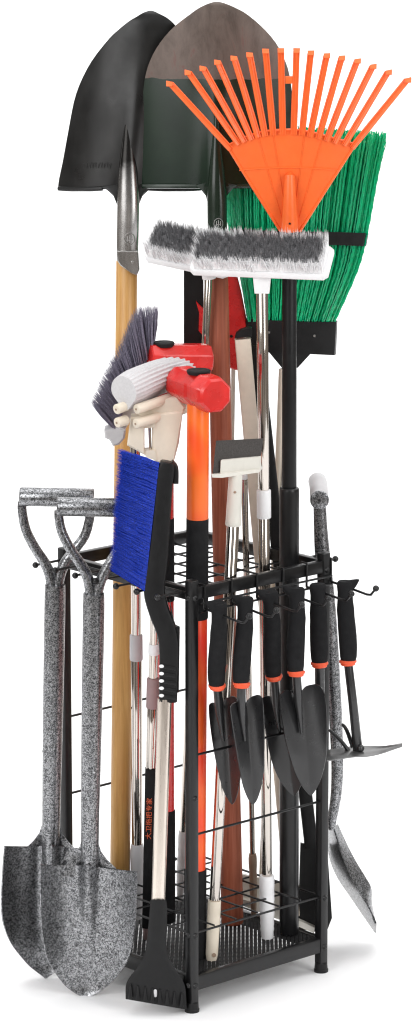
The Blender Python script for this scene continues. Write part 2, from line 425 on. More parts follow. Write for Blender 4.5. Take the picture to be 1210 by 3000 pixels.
def stamp(cx, cy, Y, s, par, m_):
    m = MB(); c = W(cx, cy, Y); r = M(c, s)
    ring = [c + V3((r * math.cos(a), 0, r * 1.15 * math.sin(a))) for a in [2 * math.pi * k / 20 for k in range(21)]]
    m.tube(ring, r * .1, n=6)
    for dx, h in ((-.45, .5), (0, .8), (.45, .5)): m.bar([c + V3((r * dx, 0, -r * h)), c + V3((r * dx, 0, r * h))], r * .22, r * .2)
    m.bar([c + V3((-r * .6, 0, -.2 * r)), c + V3((r * .6, 0, -.2 * r))], r * .22, r * .2, ref=(0, 1, 0))
    return m.build('stamped_mark', m_, par)
stamp(380, 700, .2395, 15, t_, 'steel_worn')
for xs in ((172, 300), (436, 588)):
    m = MB(); m.tube(spline([W(xs[0] + (xs[1] - xs[0]) * k / 4, 552 + (2 if k in (1, 2, 3) else 0), .268 + .04 * ((xs[0] + (xs[1] - xs[0]) * k / 4 - 380) / 210) ** 2 * .95) for k in range(5)], 10), .0035, n=8); m.build('foot_rest', 'blade_black', t_)
for s_ in (-1, 1):
    m = MB(); m.sheet([[W(375 + s_ * x, y, .258 + dd) for x, y, dd in r] for r in (((24, 540, 0), (60, 545, .006), (80, 548, .012)), ((28, 568, 0), (46, 565, .006), (62, 556, .012)), ((30, 610, 0), (32, 600, .003), (36, 580, .006)))], .002); m.build('shoulder', 'blade_black', t_)

m = MB()
for k in range(9):
    c = W(245 + k * 9, 486 - (k % 2) * 3, .2665 + .012 * (1 - k / 9)); m.bar([c + V3((0, 0, -.0035)), c + V3((.001 * (k % 3), 0, .0035))], .0012, .0012)
m.build('stamped_mark', 'blade_black', bl)
# green and brown shovel, red wood handle
bot = VZ(681, .235, FLOOR); top = W(637, 805, .235)
t_ = thing('pointed_shovel', 'pointed shovel with half dark green, half brown blade on a reddish wooden handle', 'shovel', bot, 'pointed shovels standing blade up')
T([bot, ONL(bot, top, 1500), ONL(bot, top, 780)], [.0165, .0160, .0152], n=20, bev=.003).build('handle', 'redwood', t_)
zb = W(500, 233, .24).z - ORG[t_.name].z
MT['blade_b'] = blade_b(zb)
rows = [(5, 629, 5, 641), (8, 618, 8, 653), (14, 602, 14, 670), (24, 582, 25, 694), (41, 558, 42, 724), (81, 507, 81, 770), (128, 467, 128, 810), (175, 441, 182, 837), (222, 426, 229, 850), (283, 418, 290, 857), (357, 414, 357, 860), (431, 412, 431, 860), (500, 411, 500, 859), (546, 411, 546, 857)]
bl = blade(rows, shovel_depth(.238, .028, .02, .014, 0), .0022, 36, 31, True).build('blade', 'blade_b', t_)
p = [W(x, y, .225) for x, y in ((634, 330), (634, 430), (635, 520), (636, 600), (637, 700), (638, 806))]
T(spline(p, 14), [M(p[0], r) for r in (4, 7, 11, 15, 19, 23, 26, 28, 29, 29, 29, 29, 29, 29, 29)], n=20, flat=.8).build('socket', 'greenpaint', t_)
for xs in ((413, 590), (682, 855)):
    m = MB(); m.tube(spline([W(xs[0] + (xs[1] - xs[0]) * k / 4, 545, .238 + .028 * ((xs[0] + (xs[1] - xs[0]) * k / 4 - 634) / 223) ** 2) for k in range(5)], 10), .0038, n=8); m.build('foot_rest', 'greenpaint', t_)
for s_ in (-1, 1):
    m = MB(); m.sheet([[W(634 + s_ * x, y, .228 + dd) for x, y, dd in r] for r in (((20, 530, 0), (42, 538, .004), (62, 543, .008)), ((24, 556, 0), (36, 556, .004), (48, 552, .008)), ((27, 590, 0), (28, 585, .003), (30, 575, .006)))], .002); m.build('shoulder', 'greenpaint', t_)
stamp(640, 655, .2105, 13, t_, 'steel_worn')

# ------------------------------------------------------------------ leaf rake
bot = VZ(847, .190, FLOOR); top = W(848, 660, .178)
t_ = thing('leaf_rake', 'bright orange plastic fan leaf rake on a long black pole', 'leaf rake', bot)
seg(bot, top, 676, 1445, 21.5).build('pole', 'black_plastic', t_)
q0, q1 = ONL(bot, top, 1428), bot
T([q0, ONL(bot, top, 1440), q1], [M(q0, 29)] * 3, n=20, bev=.002).build('lower_tube', 'black', t_)
def RY(px, py): return .160 + .045 * ((px - 850) / 350) ** 2 - .035 * (678 - py) / 540 + .006
fan = []
arc = [(665, 425), (691, 410), (709, 402), (731, 395), (752, 387), (774, 383), (799, 380), (828, 378), (861, 378), (886, 380), (911, 385), (937, 391), (962, 398), (987, 405), (1016, 412), (1041, 421)]
tips = [(496, 241), (550, 208), (594, 196), (637, 178), (685, 166), (731, 156), (778, 145), (823, 143), (869, 143), (911, 150), (958, 158), (1002, 165), (1048, 174), (1094, 190), (1139, 207), (1196, 230)]
g = []
for i in range(15):
    t = i / 14; row = []
    for j in range(31):
        u = j / 30
        ax, ay = interp(arc, u); bx = 821 + 58 * u; by = 680
        x, y = bx + (ax - bx) * t, by + (ay - by) * t
        row.append(W(x, y, RY(x, y)))
    g.append(row)
m = MB(); m.sheet(g, .003); pl = m.build('fan_plate', 'orange', t_)
m = MB()
def rline(pts, r): m.tube([W(x, y, RY(x, y) - .0004) for x, y in pts], r, n=6)
rline([(823, 678), (740, 548), (664, 424)], .0022); rline([(878, 678), (960, 548), (1042, 421)], .0022)
rline([(702 + 292 * k / 8, 499 - 8 * (1 - ((k - 4) / 4) ** 2)) for k in range(9)], .0012)
for a in (.27, .40, .62, .76):
    ax, ay = interp(arc, a); bx = 821 + 58 * a
    rline([(bx + (ax - bx) * t, 680 + (ay - 680) * t) for t in (.15, .5, .98)], .0008)
rline([(x, y + 3) for x, y in arc], .0011)
m.build('stiffening_ribs', 'orange', pl)
for (x0, y0), (x1, y1) in zip(arc, tips):
    dx, dy = x1 - x0, y1 - y0; L = math.hypot(dx, dy); x0 -= dx / L * 16; y0 -= dy / L * 16
    P = [W(x0 + (x1 - x0) * t, y0 + (y1 - y0) * t, RY(x0 + (x1 - x0) * t, y0 + (y1 - y0) * t) - .002) for t in (0, .3, .6, .9, .97)]
    e = W(x1, y1, RY(x1, y1) - .006); P += [e, e + V3((0, -.0042, -.0052))]
    w = M(P[0], 20)
    m = MB(); m.bar(P, [w * .95, w, w * .95, w * .95, w * .98, w * 1.0, w * .9], [.0028, .0028, .0028, .0026, .0024, .0022, .0012], r=.0006, ref=V3((0, .7, -.7)))
    a = (P[3] - P[0]).normalized().cross(V3((0, 1, 0))).normalized()
    for s_ in (-.36, 0, .36):
        m.tube([p + a * (w * s_) + V3((0, -.0018, 0)) for p in P[:5]], w * .075, n=5)
    m.build('tine', 'orange', t_)
B([W(836, 234, RY(850, 234) - .002), W(862, 234, RY(850, 234) - .002)], .0105, .002, ref=(0, 1, 0)).build('tine_bridge', 'orange', t_)
p = [W(849, y, RY(849, y) - dd) for y, dd in ((508, 0), (516, .005), (540, .008), (600, .010), (676, .011))]
so = T(p, [M(p[0], r) for r in (6, 15, 17, 20, 25)], n=18).build('socket', 'orange', t_)
c = W(849, 655, RY(849, 655) - .0225); T([c, c + V3((0, -.001, 0))], .0016, n=8, ref=(0, 0, 1)).build('rivet', 'black', so)

# ------------------------------------------------------------------ green broom
bot = VZ(847, .223, FLOOR); top = W(848, 1060, .298)
t_ = thing('outdoor_broom', 'wide outdoor broom with crinkled green plastic bristles in a black cap', 'broom', bot)
seg(bot, top, 1050, 2600, 17).build('pole', 'black_plastic', t_)
rows = [(930, 718, 934, 990), (970, 719, 976, 989), (1026, 722, 1040, 986)]
m = MB(); GY = .300
for o_ in (0,):
    m.loft([[W(x, y, GY - d) for x, y, d in ((719, 930, .0), (721, 934, .016), (780, 938, .023), (920, 944, .023), (985, 943, .016), (989, 940, 0), (980, 936, -.02), (725, 932, -.02))],
            [W(x, y, GY - d) for x, y, d in ((721, 1022, .0), (724, 1027, .016), (785, 1032, .023), (915, 1038, .023), (980, 1041, .016), (985, 1038, 0), (978, 1034, -.02), (728, 1024, -.02))]])
cp = m.build('cap', 'black_plastic', t_)
m = MB(); m.loft([[W(x, 1030, GY - d) for x, d in ((786, .02), (916, .02), (916, -.016), (786, -.016))], [W(x, 1078, GY - d) for x, d in ((826, .014), (872, .014), (872, -.012), (826, -.012))]]); m.build('neck', 'black_plastic', t_)
for x, y in ((788, 974), (921, 984)):
    c = W(x, y, GY - .0235); T([c, c + V3((0, -.0015, 0))], [.0024, .0016], n=10, ref=(0, 0, 1)).build('screw', 'screw', cp)
m = MB()
lft = [(562, 664), (600, 668), (672, 676), (760, 690), (838, 704), (934, 728)]
rgt = [(380, 1134), (533, 1112), (683, 1077), (780, 1049), (874, 1013), (946, 982)]
m.loft([[W(x0_ + (x1_ - x0_) * q_, yy + (q_ * 14 if yy < 400 else 0), GY + dd) for q_, dd in ((0, .006), (.5, .004), (1, .006), (1, .014), (.5, .016), (0, .014))] for yy, x0_, x1_ in ((405, 655, 1120), (533, 668, 1105), (683, 678, 1072), (790, 698, 1042), (942, 728, 980))])
for k in range(1500):
    s_ = rnd(); d = gau(0, .5); d = max(-1, min(1, d)); layer = GY + d * .02
    x0 = 726 + 256 * s_; xm = 700 + (1049 - 700) * s_; x1 = 671 + (1077 - 671) * s_; x2 = 650 + (1132 - 650) * s_
    yt = 352 + 34 * s_ + uni(0, 20) + (14 if rnd() < .3 else 0)
    if s_ < .35: yt += 10
    pts = [V3((x0, 942, 0)), V3((xm, 790, 0)), V3((x1, 683, 0)), V3((x1 + (x2 - x1) * .5, 533, 0)), V3((x2, yt, 0))]
    n = 46; ph = rnd() * 6; P = []
    for i, q in enumerate(spline(pts, n)):
        f = i / n
        P.append(W(q.x + .9 * math.sin(i * 2.1 + ph), q.y, layer + (.006 * d - .01) * f + .0008 * math.cos(i * 2.1 + ph)))
    m.tube(P, M(P[0], uni(1.3, 2.3)), n=3, cap=False)
m.build('bristles', 'green', t_)
m = MB()
for o_ in (0,):
    pr = [(672, 668, .012), (676, 671, .028), (760, 676, .034), (1000, 680, .034), (1070, 683, .026), (1080, 684, .006), (1060, 684, -.03), (690, 670, -.03)]
    m.loft([[W(x, y, GY - d - .004) for x, y, d in pr], [W(x - (x - 850) * .03, y + 38, GY - d - .003) for x, y, d in pr]])
m.build('band', 'black_plastic', t_)

# ------------------------------------------------------------------ white scrub brushes on steel poles
def scrub(c, ex, tilt, wid, dep, n, par):
    ex = ex.normalized(); ez = V3((0, -math.sin(tilt), math.cos(tilt))); ez = (ez - ex * ez.dot(ex)).normalized(); ey = ez.cross(ex)
    P = lambda x, y, z: c + ex * x + ey * y + ez * z
    m = MB(); hw, hd = wid / 2, dep / 2
    ring = lambda z, i: [P(sx * (hw - i) + kx, sy * (hd - i) + ky, z) for sx, sy, kx, ky in ((-1, -1, .006, 0), (1, -1, -.006, 0), (1, -1, 0, .006), (1, 1, 0, -.006), (1, 1, -.006, 0), (-1, 1, .006, 0), (-1, 1, 0, -.006), (-1, -1, 0, .006))]
    m.loft([ring(-.011, .003), ring(-.009, .0005), ring(-.002, 0), ring(0, .001)]); m.build('brush_plate', 'white', par)
    H = .034; a, b = hw * .875, hd * .72
    q4 = [(-1, -1), (1, -1), (1, 1), (-1, 1)]
    mo, mi = MB(), MB()
    mi.loft([[P(sx * a * .95, sy * b * .95, z) for sx, sy in q4] for z in (.001, H * .62)])
    mo.loft([[P(sx * hw * .93, sy * hd * .86, z) for sx, sy in q4] for z in (.0005, H * .45)])
    nx, ny = int(wid / .0056), int(dep / .0062)
    for i in range(nx):
        for j in range(ny):
            u, v = (i + .5) / nx * 2 - 1, (j + .5) / ny * 2 - 1
            x0, y0 = u * hw * .93, v * hd * .90
            inn = abs(x0) < a and abs(y0) < b
            lx, ly = gau(0, .0018), gau(0, .0018)
            for _ in range(15):
                ox, oy = gau(0, .0009), gau(0, .0009); k_ = 2.3
                tx = x0 * 1.03 + lx + ox * k_; ty = y0 * (1.06 if inn else 1.2) + ly + oy * k_
                (mi if inn else mo).hair(P(x0 + ox, y0 + oy, 0), P(tx, ty, H + gau(0, .0018) - (0 if inn else .0045)), uni(.0008, .0012))
    mo.build('outer_bristles', 'bwhite', par); mi.build('inner_bristles', 'bgrey', par)
    return P
def pole_thing(t_, bot, top, segs):
    for nm, y0, y1, w0, w1, mt in segs: seg(bot, top, y0, y1, w0, w1).build(nm, mt, t_)
def ribbed(bot, top, y0, y1, prof, mt, par, nm='grip'):
    p, q = ONL(bot, top, y0), ONL(bot, top, y1); n = len(prof) - 1
    return T([p.lerp(q, k / n) for k in range(n + 1)], [M(p, r) for r in prof], n=18).build(nm, mt, par)
bot = VZ(783, .172, FLOOR); top = W(768, 830, .135)
t_ = thing('scrub_brush', 'white scrub brush with grey centre bristles, the nearer one, on straight steel pole', 'brush', bot, 'white scrub brushes with grey centres')
pole_thing(t_, bot, top, [('pole', 850, 1450, 17.5, 16.5, 'chrome'), ('lower_pole', 1500, 2590, 17, 15, 'chrome'), ('collar', 1434, 1518, 21, 21, 'white')])
ribbed(bot, top, 2564, 2765, [20, 22, 22.5, 22.5, 22.5, 21.5, 22.5, 21.5, 22.5, 21.5, 22.5, 22, 22, 21.5, 21, 20, 21, 19.5, 20.5, 18.5, 19, 17, 16, 14], 'white', t_)
scrub(W(766, 757, .135), V3((1, -.26, 0)), .66, .200, .060, 0, t_)
m = MB(); m.loft([[W(x, 796, .135 + d) for x, d in ((738, -.012), (800, -.012), (800, .014), (738, .014))], [W(x, 812, .135 + d) for x, d in ((741, -.011), (794, -.011), (794, .013), (741, .013))], [W(x, 860, .135 + d) for x, d in ((746, -.010), (789, -.010), (789, .012), (746, .012))]]); m.build('socket', 'white', t_)
bot = VZ(527, .335, FLOOR); top = W(612, 790, .20)
t_ = thing('scrub_brush', 'white scrub brush with grey centre bristles, the one half hidden behind', 'brush', bot, 'white scrub brushes with grey centres')
pole_thing(t_, bot, top, [('pole', 790, 2460, 11, 11.5, 'chrome')])
ribbed(bot, top, 2435, 2638, [13, 14, 14, 13.2, 14, 13.2, 14, 13.2, 14, 14, 13.5, 13, 12.5, 11.5, 10, 8], 'lightgrey', t_)
scrub(W(563, 740, .205), V3((1, -.42, -.15)), .68, .130, .058, 0, t_)
T([W(607, 765, .195), W(613, 815, .198)], .010, n=14).build('socket', 'white', t_)

# ------------------------------------------------------------------ grey angle broom
bot = VZ(403, .232, FLOOR); top = W(396, 1240, .165)
t_ = thing('angle_broom', 'slanted broom with grey purple bristles on a thin steel pole', 'broom', bot)
pole_thing(t_, bot, top, [('pole', 1240, 1890, 15.5, 15.5, 'chrome'), ('lower_pole', 1900, 2490, 16.5, 16, 'chrome'), ('collar', 1858, 1934, 19, 19.5, 'lightgrey')])
ribbed(bot, top, 2472, 2690, [17, 20, 20.5, 20, 20, 20, 19.5, 19.5, 19, 18.5, 18, 16, 13], 'lightgrey', t_)
m = MB(); BY = .155
a0, a1 = V3((335, 1262, 0)), V3((452, 1010, 0))
for k in range(1500):
    s_ = rnd(); d = gau(0, .5); dep = BY + d * .016
    r = a0.lerp(a1, s_); tp = V3(interp([(266, 1176, 0), (305, 1085, 0), (358, 985, 0), (398, 902, 0), (461, 895, 0)], s_ ** 1.15))
    if rnd() < .35: tp = r.lerp(tp, uni(.8, .97))
    p, q = W(r.x, r.y, dep), W(tp.x + gau(0, 3), tp.y + gau(0, 3), dep + d * .012 + .0)
    m.hair(p, q, uni(.0007, .0012), V3((gau(0, .001), 0, gau(0, .001))))
m.prism([W(x, y, BY - .006) for x, y in ((335, 1262), (452, 1012), (445, 930), (405, 940), (330, 1085), (290, 1180))], (0, .016, 0))
m.build('bristles', 'purple', t_)
m = MB(); m.prism([W(x, y, BY - .022) for x, y in ((305, 1262), (352, 1251), (368, 1262), (366, 1284), (349, 1304), (330, 1308), (321, 1290), (307, 1284))], (0, .042, 0), bev=.003); hb = m.build('head_block', 'lightgrey', t_)
m = MB(); m.prism([W(x, y, BY + .004) for x, y in ((330, 1262), (352, 1285), (468, 1085), (456, 1018))], (0, .02, 0), bev=.002); m.build('head_bar', 'greygreen', t_)
m = MB(); m.prism([W(x, y, BY - .02) for x, y in ((423, 1088), (449, 1030), (456, 1022), (458, 1080), (440, 1096))], (0, .02, 0), bev=.001); m.build('end_cover', 'white', t_)

# ------------------------------------------------------------------ sponge roller mop
bot = VZ(428, .165, FLOOR); top = W(466, 1330, .085)
t_ = thing('sponge_mop', 'cream sponge mop with ribbed white sponge head and black printed grip', 'mop', bot)
pole_thing(t_, bot, top, [('pole', 1300, 2060, 13.5, 13.5, 'chrome'), ('lower_pole', 2060, 2260, 15, 14.5, 'chrome'), ('strap', 1886, 1918, 16.5, 16.5, 'white'), ('collar', 1986, 2074, 18.5, 18.5, 'mauve'), ('end_cap', 2700, 2752, 11, 8, 'mauve')])
g0, g1 = ONL(bot, top, 2250), ONL(bot, top, 2715)
gp = B([g0, g1], [M(g0, 32), M(g1, 26)], [.018, .016], r=.003, bev=.001).build('grip', 'foam_grip', t_)
ax = (g0 - g1).normalized(); c = ONL(bot, top, 2393) + V3((0, -.0094, 0)); ey = V3((0, 1, 0)).cross(ax).normalized()
ey = ey if ey.x < 0 else -ey
text_mesh('大卫拖把专家', M(c, 21.5), c, ax * 1.02, ey * .85, V3((0, -1, 0)), .0003).build('lettering', 'ink', gp)
A0, A1 = W(363, 1149, .052), W(566, 1074, .165)
ddir = (A1 - A0).normalized(); sx = ddir.cross(V3((0, 0, 1))).normalized(); sz = sx.cross(ddir)
m = MB(); rings = []
NR = 132
for i in range(9):
    t = i / 8; c = A0.lerp(A1, t) + V3((0, 0, .004 * math.sin(math.pi * t))); R = M(c, 53 - 10 * t) * (1 if 0 < i < 8 else .93); ring = []
    for k in range(NR):
        th = 2 * math.pi * k / NR
        rr = R * (1 + (.05 if 0 < i < 8 else .0) * math.cos(th * 26))
        x, z = rr * math.cos(th), rr * math.sin(th)
        if z < 0: x *= 1 - .45 * sm(0, 1, -z / R); z *= 1.12
        ring.append(c + sx * x + sz * z)
    rings.append(ring)
m.loft(rings); m.build('sponge', 'sponge', t_, angle=60)
for (x0, y0, x1, y1) in ((340, 1200, 372, 1188), (399, 1199, 522, 1158), (342, 1239, 372, 1230), (397, 1242, 552, 1194)):
    p = W(x0, y0, .046); q = p + (W(x1, y1, .046 + (x1 - x0) * .00042) - p)
    m = MB(); m.tube([p, q], .0072, n=18, bev=.0015); r_ = m.build('roller', 'cream', t_)
    T([p + ddir * -.0006, p + ddir * .001], [.0017, .0017], n=8).build('pin', 'tan', r_)
m = MB()
for x0, x1, d0, d1 in ((372, 423, .062, .07), (446, 536, .068, .085)):
    l = x0 == 372
    m.prism([W(x, y, d0) for x, y in (((383, 1222), (423, 1222), (423, 1334), (402, 1322), (372, 1306)) if l else ((445, 1214), (537, 1204), (534, 1222), (524, 1300), (510, 1352), (500, 1358), (458, 1356), (445, 1342)))], (0, .03, 0), bev=.003)
m.prism([W(x, y, .066) for x, y in ((415, 1222), (455, 1220), (455, 1252), (415, 1256))], (0, .024, 0)); m.prism([W(x, y, .066) for x, y in ((415, 1322), (455, 1318), (458, 1350), (430, 1340))], (0, .024, 0))
bd = m.build('body', 'cream', t_)
B([W(438, 1252, .078), W(441, 1326, .078)], .004, .006).build('lever', 'chrome', t_)
m = MB(); m.prism([W(x, y, .072) for x, y in ((405, 1192), (520, 1160), (545, 1195), (535, 1215), (408, 1250))], (0, .03, 0), bev=.003); m.build('roller_frame', 'cream', t_)

# ------------------------------------------------------------------ sledgehammers
def octa(c, ax, r, sq=1):
    sx = ax.cross(V3((0, 0, 1))).normalized(); sz = sx.cross(ax)
    return [c + sx * (r * math.cos(a)) + sz * (r * sq * math.sin(a)) for a in [math.pi / 8 + math.pi / 4 * k + e for k in range(8) for e in (-.05, .05)]]
bot = VZ(571, .085, FLOOR); top = W(581, 1120, .052)
t_ = thing('sledgehammer', 'sledgehammer with bright orange handle, black sleeve and glossy red head', 'hammer', bot, 'red headed sledgehammers')
pole_thing(t_, bot, top, [('handle', 1150, 1530, 32.5, 32.5, 'fibre'), ('sleeve', 1516, 1812, 33, 33, 'foam_grip'), ('lower_handle', 1800, 2560, 31, 30, 'fibre_low'), ('end_grip', 2545, 2870, 33, 32, 'foam_grip')])
h0, h1 = W(524, 1118, .103), W(634, 1160, .002); ax = (h1 - h0).normalized(); L = (h1 - h0).length
r = .0255
m = MB(); m.loft([octa(h0.lerp(h1, t), ax, r * q) for t, q in ((0, .82), (.03, .94), (.12, 1.02), (.30, 1.02), (.55, 1.02), (.60, .93), (.66, .93), (.71, 1.04), (.9, 1.04), (.97, .97), (1, .84))])
hd = m.build('head', 'redgloss', t_, angle=19)
c = W(582, 1087, .046); T([c + V3((0, 0, -.004)), c + V3((0, 0, .0005)), c + V3((0, 0, .002))], [M(c, 33), M(c, 36), M(c, 33)], n=20).build('handle_end', 'rubber', t_)
bot = VZ(489, .16, FLOOR); top = W(483, 1040, .14)
t_ = thing('sledgehammer', 'rear red sledgehammer with red handle, its head behind the ribbed sponge', 'hammer', bot, 'red headed sledgehammers')
pole_thing(t_, bot, top, [('handle', 1080, 1530, 25, 25, 'red'), ('sleeve', 1516, 1760, 26, 26, 'foam_grip'), ('lower_handle', 1750, 2390, 24, 23.5, 'red'), ('end_grip', 2372, 2700, 26, 25, 'foam_grip')])
h0, h1 = W(436, 1052, .138), W(614, 1054, .165); ax = (h1 - h0).normalized(); r = .0235
m = MB(); m.loft([octa(h0.lerp(h1, t), ax, r * q) for t, q in ((0, .85), (.02, .95), (.12, 1.0), (.26, 1.0), (.30, .99), (.70, .99), (.74, 1.0), (.9, 1.0), (.98, .95), (1, .85))])
m.build('head', 'redgloss', t_, angle=19)
c = W(480, 1007, .142); T([c + V3((0, 0, -.004)), c + V3((0, 0, .001)), c + V3((0, 0, .0028))], [M(c, 28), M(c, 32), M(c, 29)], n=20).build('handle_end', 'rubber', t_)

# ------------------------------------------------------------------ snow brush with ice scraper
IY = .006
t_ = thing('snow_brush', 'snow brush with deep blue bristles, pale metal pole and black scraper blade', 'snow brush', VZ(457, -.004, .004))
st = [(491, 1352, 40), (487, 1375, 48), (482, 1420, 48), (472, 1540, 52), (462, 1650, 58), (452, 1728, 62), (466, 1790, 60), (484, 1835, 60), (494, 1880, 58), (495, 1950, 56), (492, 2054, 54)]
P = [V3(interp([tuple(W(x, y, IY)) for x, y, w in st], k / 40)) for k in range(41)]; Wd = [interp([(w,) for x, y, w in st], k / 40)[0] / 2090 for k in range(41)]
m = MB(); m.bar(P, Wd, .020, r=.004, bev=.001); fr = m.build('brush_frame', 'black_plastic', t_)
m = MB(); m.bar(spline([W(x, y, IY + .004) for x, y in ((500, 1354), (514, 1372), (515, 1415))], 8), .008, .014, r=.002); m.build('hook_tip', 'black_plastic', fr)
m = MB(); m.prism([W(x, y, IY - .006) for x, y in ((497, 1760), (512, 1835), (527, 1842), (524, 2030), (510, 2030), (505, 1850))], (0, .014, 0), bev=.0015); m.build('grip_back', 'black_plastic', fr)
for k in range(5):
    y = 1951 + 21.5 * k
    m = MB(); m.bar([W(467, y, IY - .0098), W(516, y + 8, IY - .0098)], .0058, .003, r=.0012); rb_ = m.build('grip_rib', 'black_plastic', fr)
    m = MB(); m.ball(W(473, y + 1, IY - .0115), .0028, sq=(1.3, .6, .9)); m.build('rib_glare', 'white', rb_)  # white ball stands in for the glare on the rib's left end
p0, p1 = W(483, 2046, IY - .001), W(464, 2640, -.004)
B([p0, p1], [M(p0, 42), M(p1, 40)], .018, r=.007, seg=5).build('pole', 'alu', t_)
rows = [(2636, 441, 2636, 487), (2660, 439, 2660, 490), (2720, 434, 2720, 489), (2768, 429, 2772, 488), (2805, 419, 2806, 496), (2832, 404, 2838, 513), (2857, 384, 2866, 531), (2885, 369, 2895, 543), (2927, 368, 2958, 547)]
m = MB(); gr = []
for i in range(29):
    yl, xl, yr, xr = interp(rows, i / 28); gr.append([W(xl + (xr - xl) * u / 16, yl + (yr - yl) * u / 16, -.016 + .004 * abs(u / 8 - 1) ** 3) for u in range(17)])
m.sheet(gr, .020); sb = m.build('scraper_blade', 'black_plastic', t_)
m = MB()
for k in range(8):
    u = .07 + .122 * k; x = 370 + 176 * u; y = 2934 + 30 * u - 8
    m.bar([W(x, y - 44, -.0165), W(x, y - 4, -.0185)], [.002, .0062], [.003, .0062], r=.001)
m.build('scraper_teeth', 'black_plastic', sb)
c = W(455, 2910, -.0175); m = MB(); m.tube([c + V3((0, 0, -.006)), c + V3((0, 0, .006))], .0024, n=10, flat=.5, bev=.002); m.build('hang_slot', 'lightgrey', sb)
m = MB()
r0, r1 = V3((466, 1356, 0)), V3((424, 1732, 0)); e0, e1 = V3((346, 1316, 0)), V3((323, 1668, 0))
for row in range(46):
    for k in range(150):
        s_ = (row + .5 + gau(0, .22)) / 46; s_ = max(0, min(1, s_)); d = uni(-1, 1)
        r = r0.lerp(r1, s_); e = e0.lerp(e1, s_)
        f = uni(.88, 1.05) if rnd() < .6 else uni(.3, .9)
        e = r.lerp(e, f)
        q = W(e.x + gau(0, 2), e.y + gau(0, 2.6), IY + d * .017); p = W(r.x, r.y, IY + d * .009)
        m.hair(p, q, uni(.0007, .001), V3((0, 0, gau(0, .0008))))
m.prism([W(x, y, IY - .0075) for x, y in ((464, 1362), (424, 1728), (338, 1668), (358, 1328))], (0, .015, 0))
m.build('bristles', 'blue', t_)

# ------------------------------------------------------------------ squeegee
bot = VZ(620, .075, FLOOR); top = W(689, 1420, .085)
t_ = thing('foam_squeegee', 'white headed squeegee with dark grey foam strip on slanting steel pole', 'squeegee', bot)
pole_thing(t_, bot, top, [('pole', 1500, 2660, 18.5, 15.5, 'chrome')])
g0, g1 = ONL(bot, top, 2638), ONL(bot, top, 2815)
gp = T([g0, g0.lerp(g1, .1), g0.lerp(g1, .5), g0.lerp(g1, .9), g1], [M(g0, w) for w in (19, 19.5, 19, 18, 14)], n=18).build('grip', 'cream', t_)
c = g0.lerp(g1, .87) + V3((.003, -.009, 0)); T([c, c + V3((0, -.0009, 0))], .0032, n=12, ref=(0, 0, 1)).build('hang_hole', 'tan', gp)
SY = .078
m = MB(); m.loft([[W(x, y, SY + d) for x, y, d in ((623, 1388, -.024), (762, 1342, .02), (770, 1285, .026), (633, 1291, -.018))], [W(x, y, SY + d) for x, y, d in ((647, 1388, .012), (764, 1340, .05), (772, 1284, .056), (652, 1290, .018))]]); m.build('foam_strip', 'foam', t_)
m = MB(); m.prism([W(x, y, SY + d) for x, y, d in ((646, 1349, -.0225), (760, 1338, .0155), (760, 1379, .0155), (644, 1393, -.0225))], (.003, .008, 0), bev=.001); m.prism([W(x, y, SY + d) for x, y, d in ((620, 1389, -.026), (648, 1389, -.026), (760, 1376, .012), (760, 1384, .012), (650, 1400, -.026), (622, 1399, -.026))], (.005, .03, 0)); m.build('holder', 'greygreen', t_)
p = [W(691, 1386, SY - .002), W(690, 1400, SY - .002), ONL(bot, top, 1440), ONL(bot, top, 1526), ONL(bot, top, 1536), ONL(bot, top, 1540)]
sk = T(p, [M(p[0], w) for w in (19, 20, 21, 23, 24, 22)], n=18).build('socket', 'greygreen', t_)
c = ONL(bot, top, 1437) + V3((0, -.0105, 0)); m = MB(); m.ball(c, .0022); m.build('screw', 'tan', sk)
# second pole behind it
bot = VZ(744, .27, FLOOR); top = W(716, 1400, .17)
t_ = thing('mop_pole', 'thin steel pole with white top cap and tan ribbed grip, behind the squeegee', 'pole', bot)
pole_thing(t_, bot, top, [('pole', 1400, 2520, 9.5, 8.5, 'chrome'), ('cap', 1386, 1412, 9, 9.5, 'white')])
ribbed(bot, top, 2502, 2680, [11, 12.5, 12.5, 12, 11, 12, 11, 12, 11.5, 11, 10, 9, 8.5, 8, 8], 'tan', t_)
bot = VZ(766, .30, FLOOR); top = W(828, 1080, .285)
t_ = thing('mop_pole', 'steel pole, coloured beige for its taupe reflection, showing only as a strip left of the rake pole', 'pole', bot)
pole_thing(t_, bot, top, [('pole', 1080, 2660, 11.5, 11, 'beige')])  # beige stands in for the taupe reflection in a steel pole

# ------------------------------------------------------------------ long handled dustpan, cream bar, red dustpan
bot = VZ(925, .295, .058)
t_ = thing('long_handled_dustpan', 'black dustpan with long flat black handle, lying behind the right post', 'dustpan', bot)
p0, p1 = W(748, 1010, .24), W(912, 2480, .285)
B([p0, p1], [M(p0, 42), M(p1, 40)], .012, r=.003).build('handle', 'black_plastic', t_)
DY = .285
m = MB(); m.prism([W(x, y, DY) for x, y in ((880, 2470), (958, 2490), (973, 2690), (955, 2736), (872, 2722))], (0, .006, 0), bev=.001); m.prism([W(x, y, DY - .035) for x, y in ((948, 2510), (960, 2500), (973, 2690), (955, 2736), (946, 2730))], (0, .05, 0), bev=.001); m.build('pan', 'black_plastic', t_)
m = MB(); m.prism([W(x, y, DY - .012) for x, y in ((700, 2632), (740, 2643), (735, 2657), (698, 2645))], (0, .03, 0)); m.prism([W(x, y, DY - .012) for x, y in ((868, 2694), (922, 2718), (920, 2734), (868, 2712))], (0, .02, 0)); m.prism([W(x, y, DY + .004) for x, y in ((698, 2560), (890, 2600), (890, 2722), (700, 2650))], (0, .006, 0)); m.build('lip', 'greygreen', t_)
bot = VZ(858, .275, FLOOR); p0 = W(711, 992, .225); p1 = bot
t_ = thing('flat_mop_handle', 'flat cream bar with black tip leaning behind the squeegee foam', 'handle', bot)
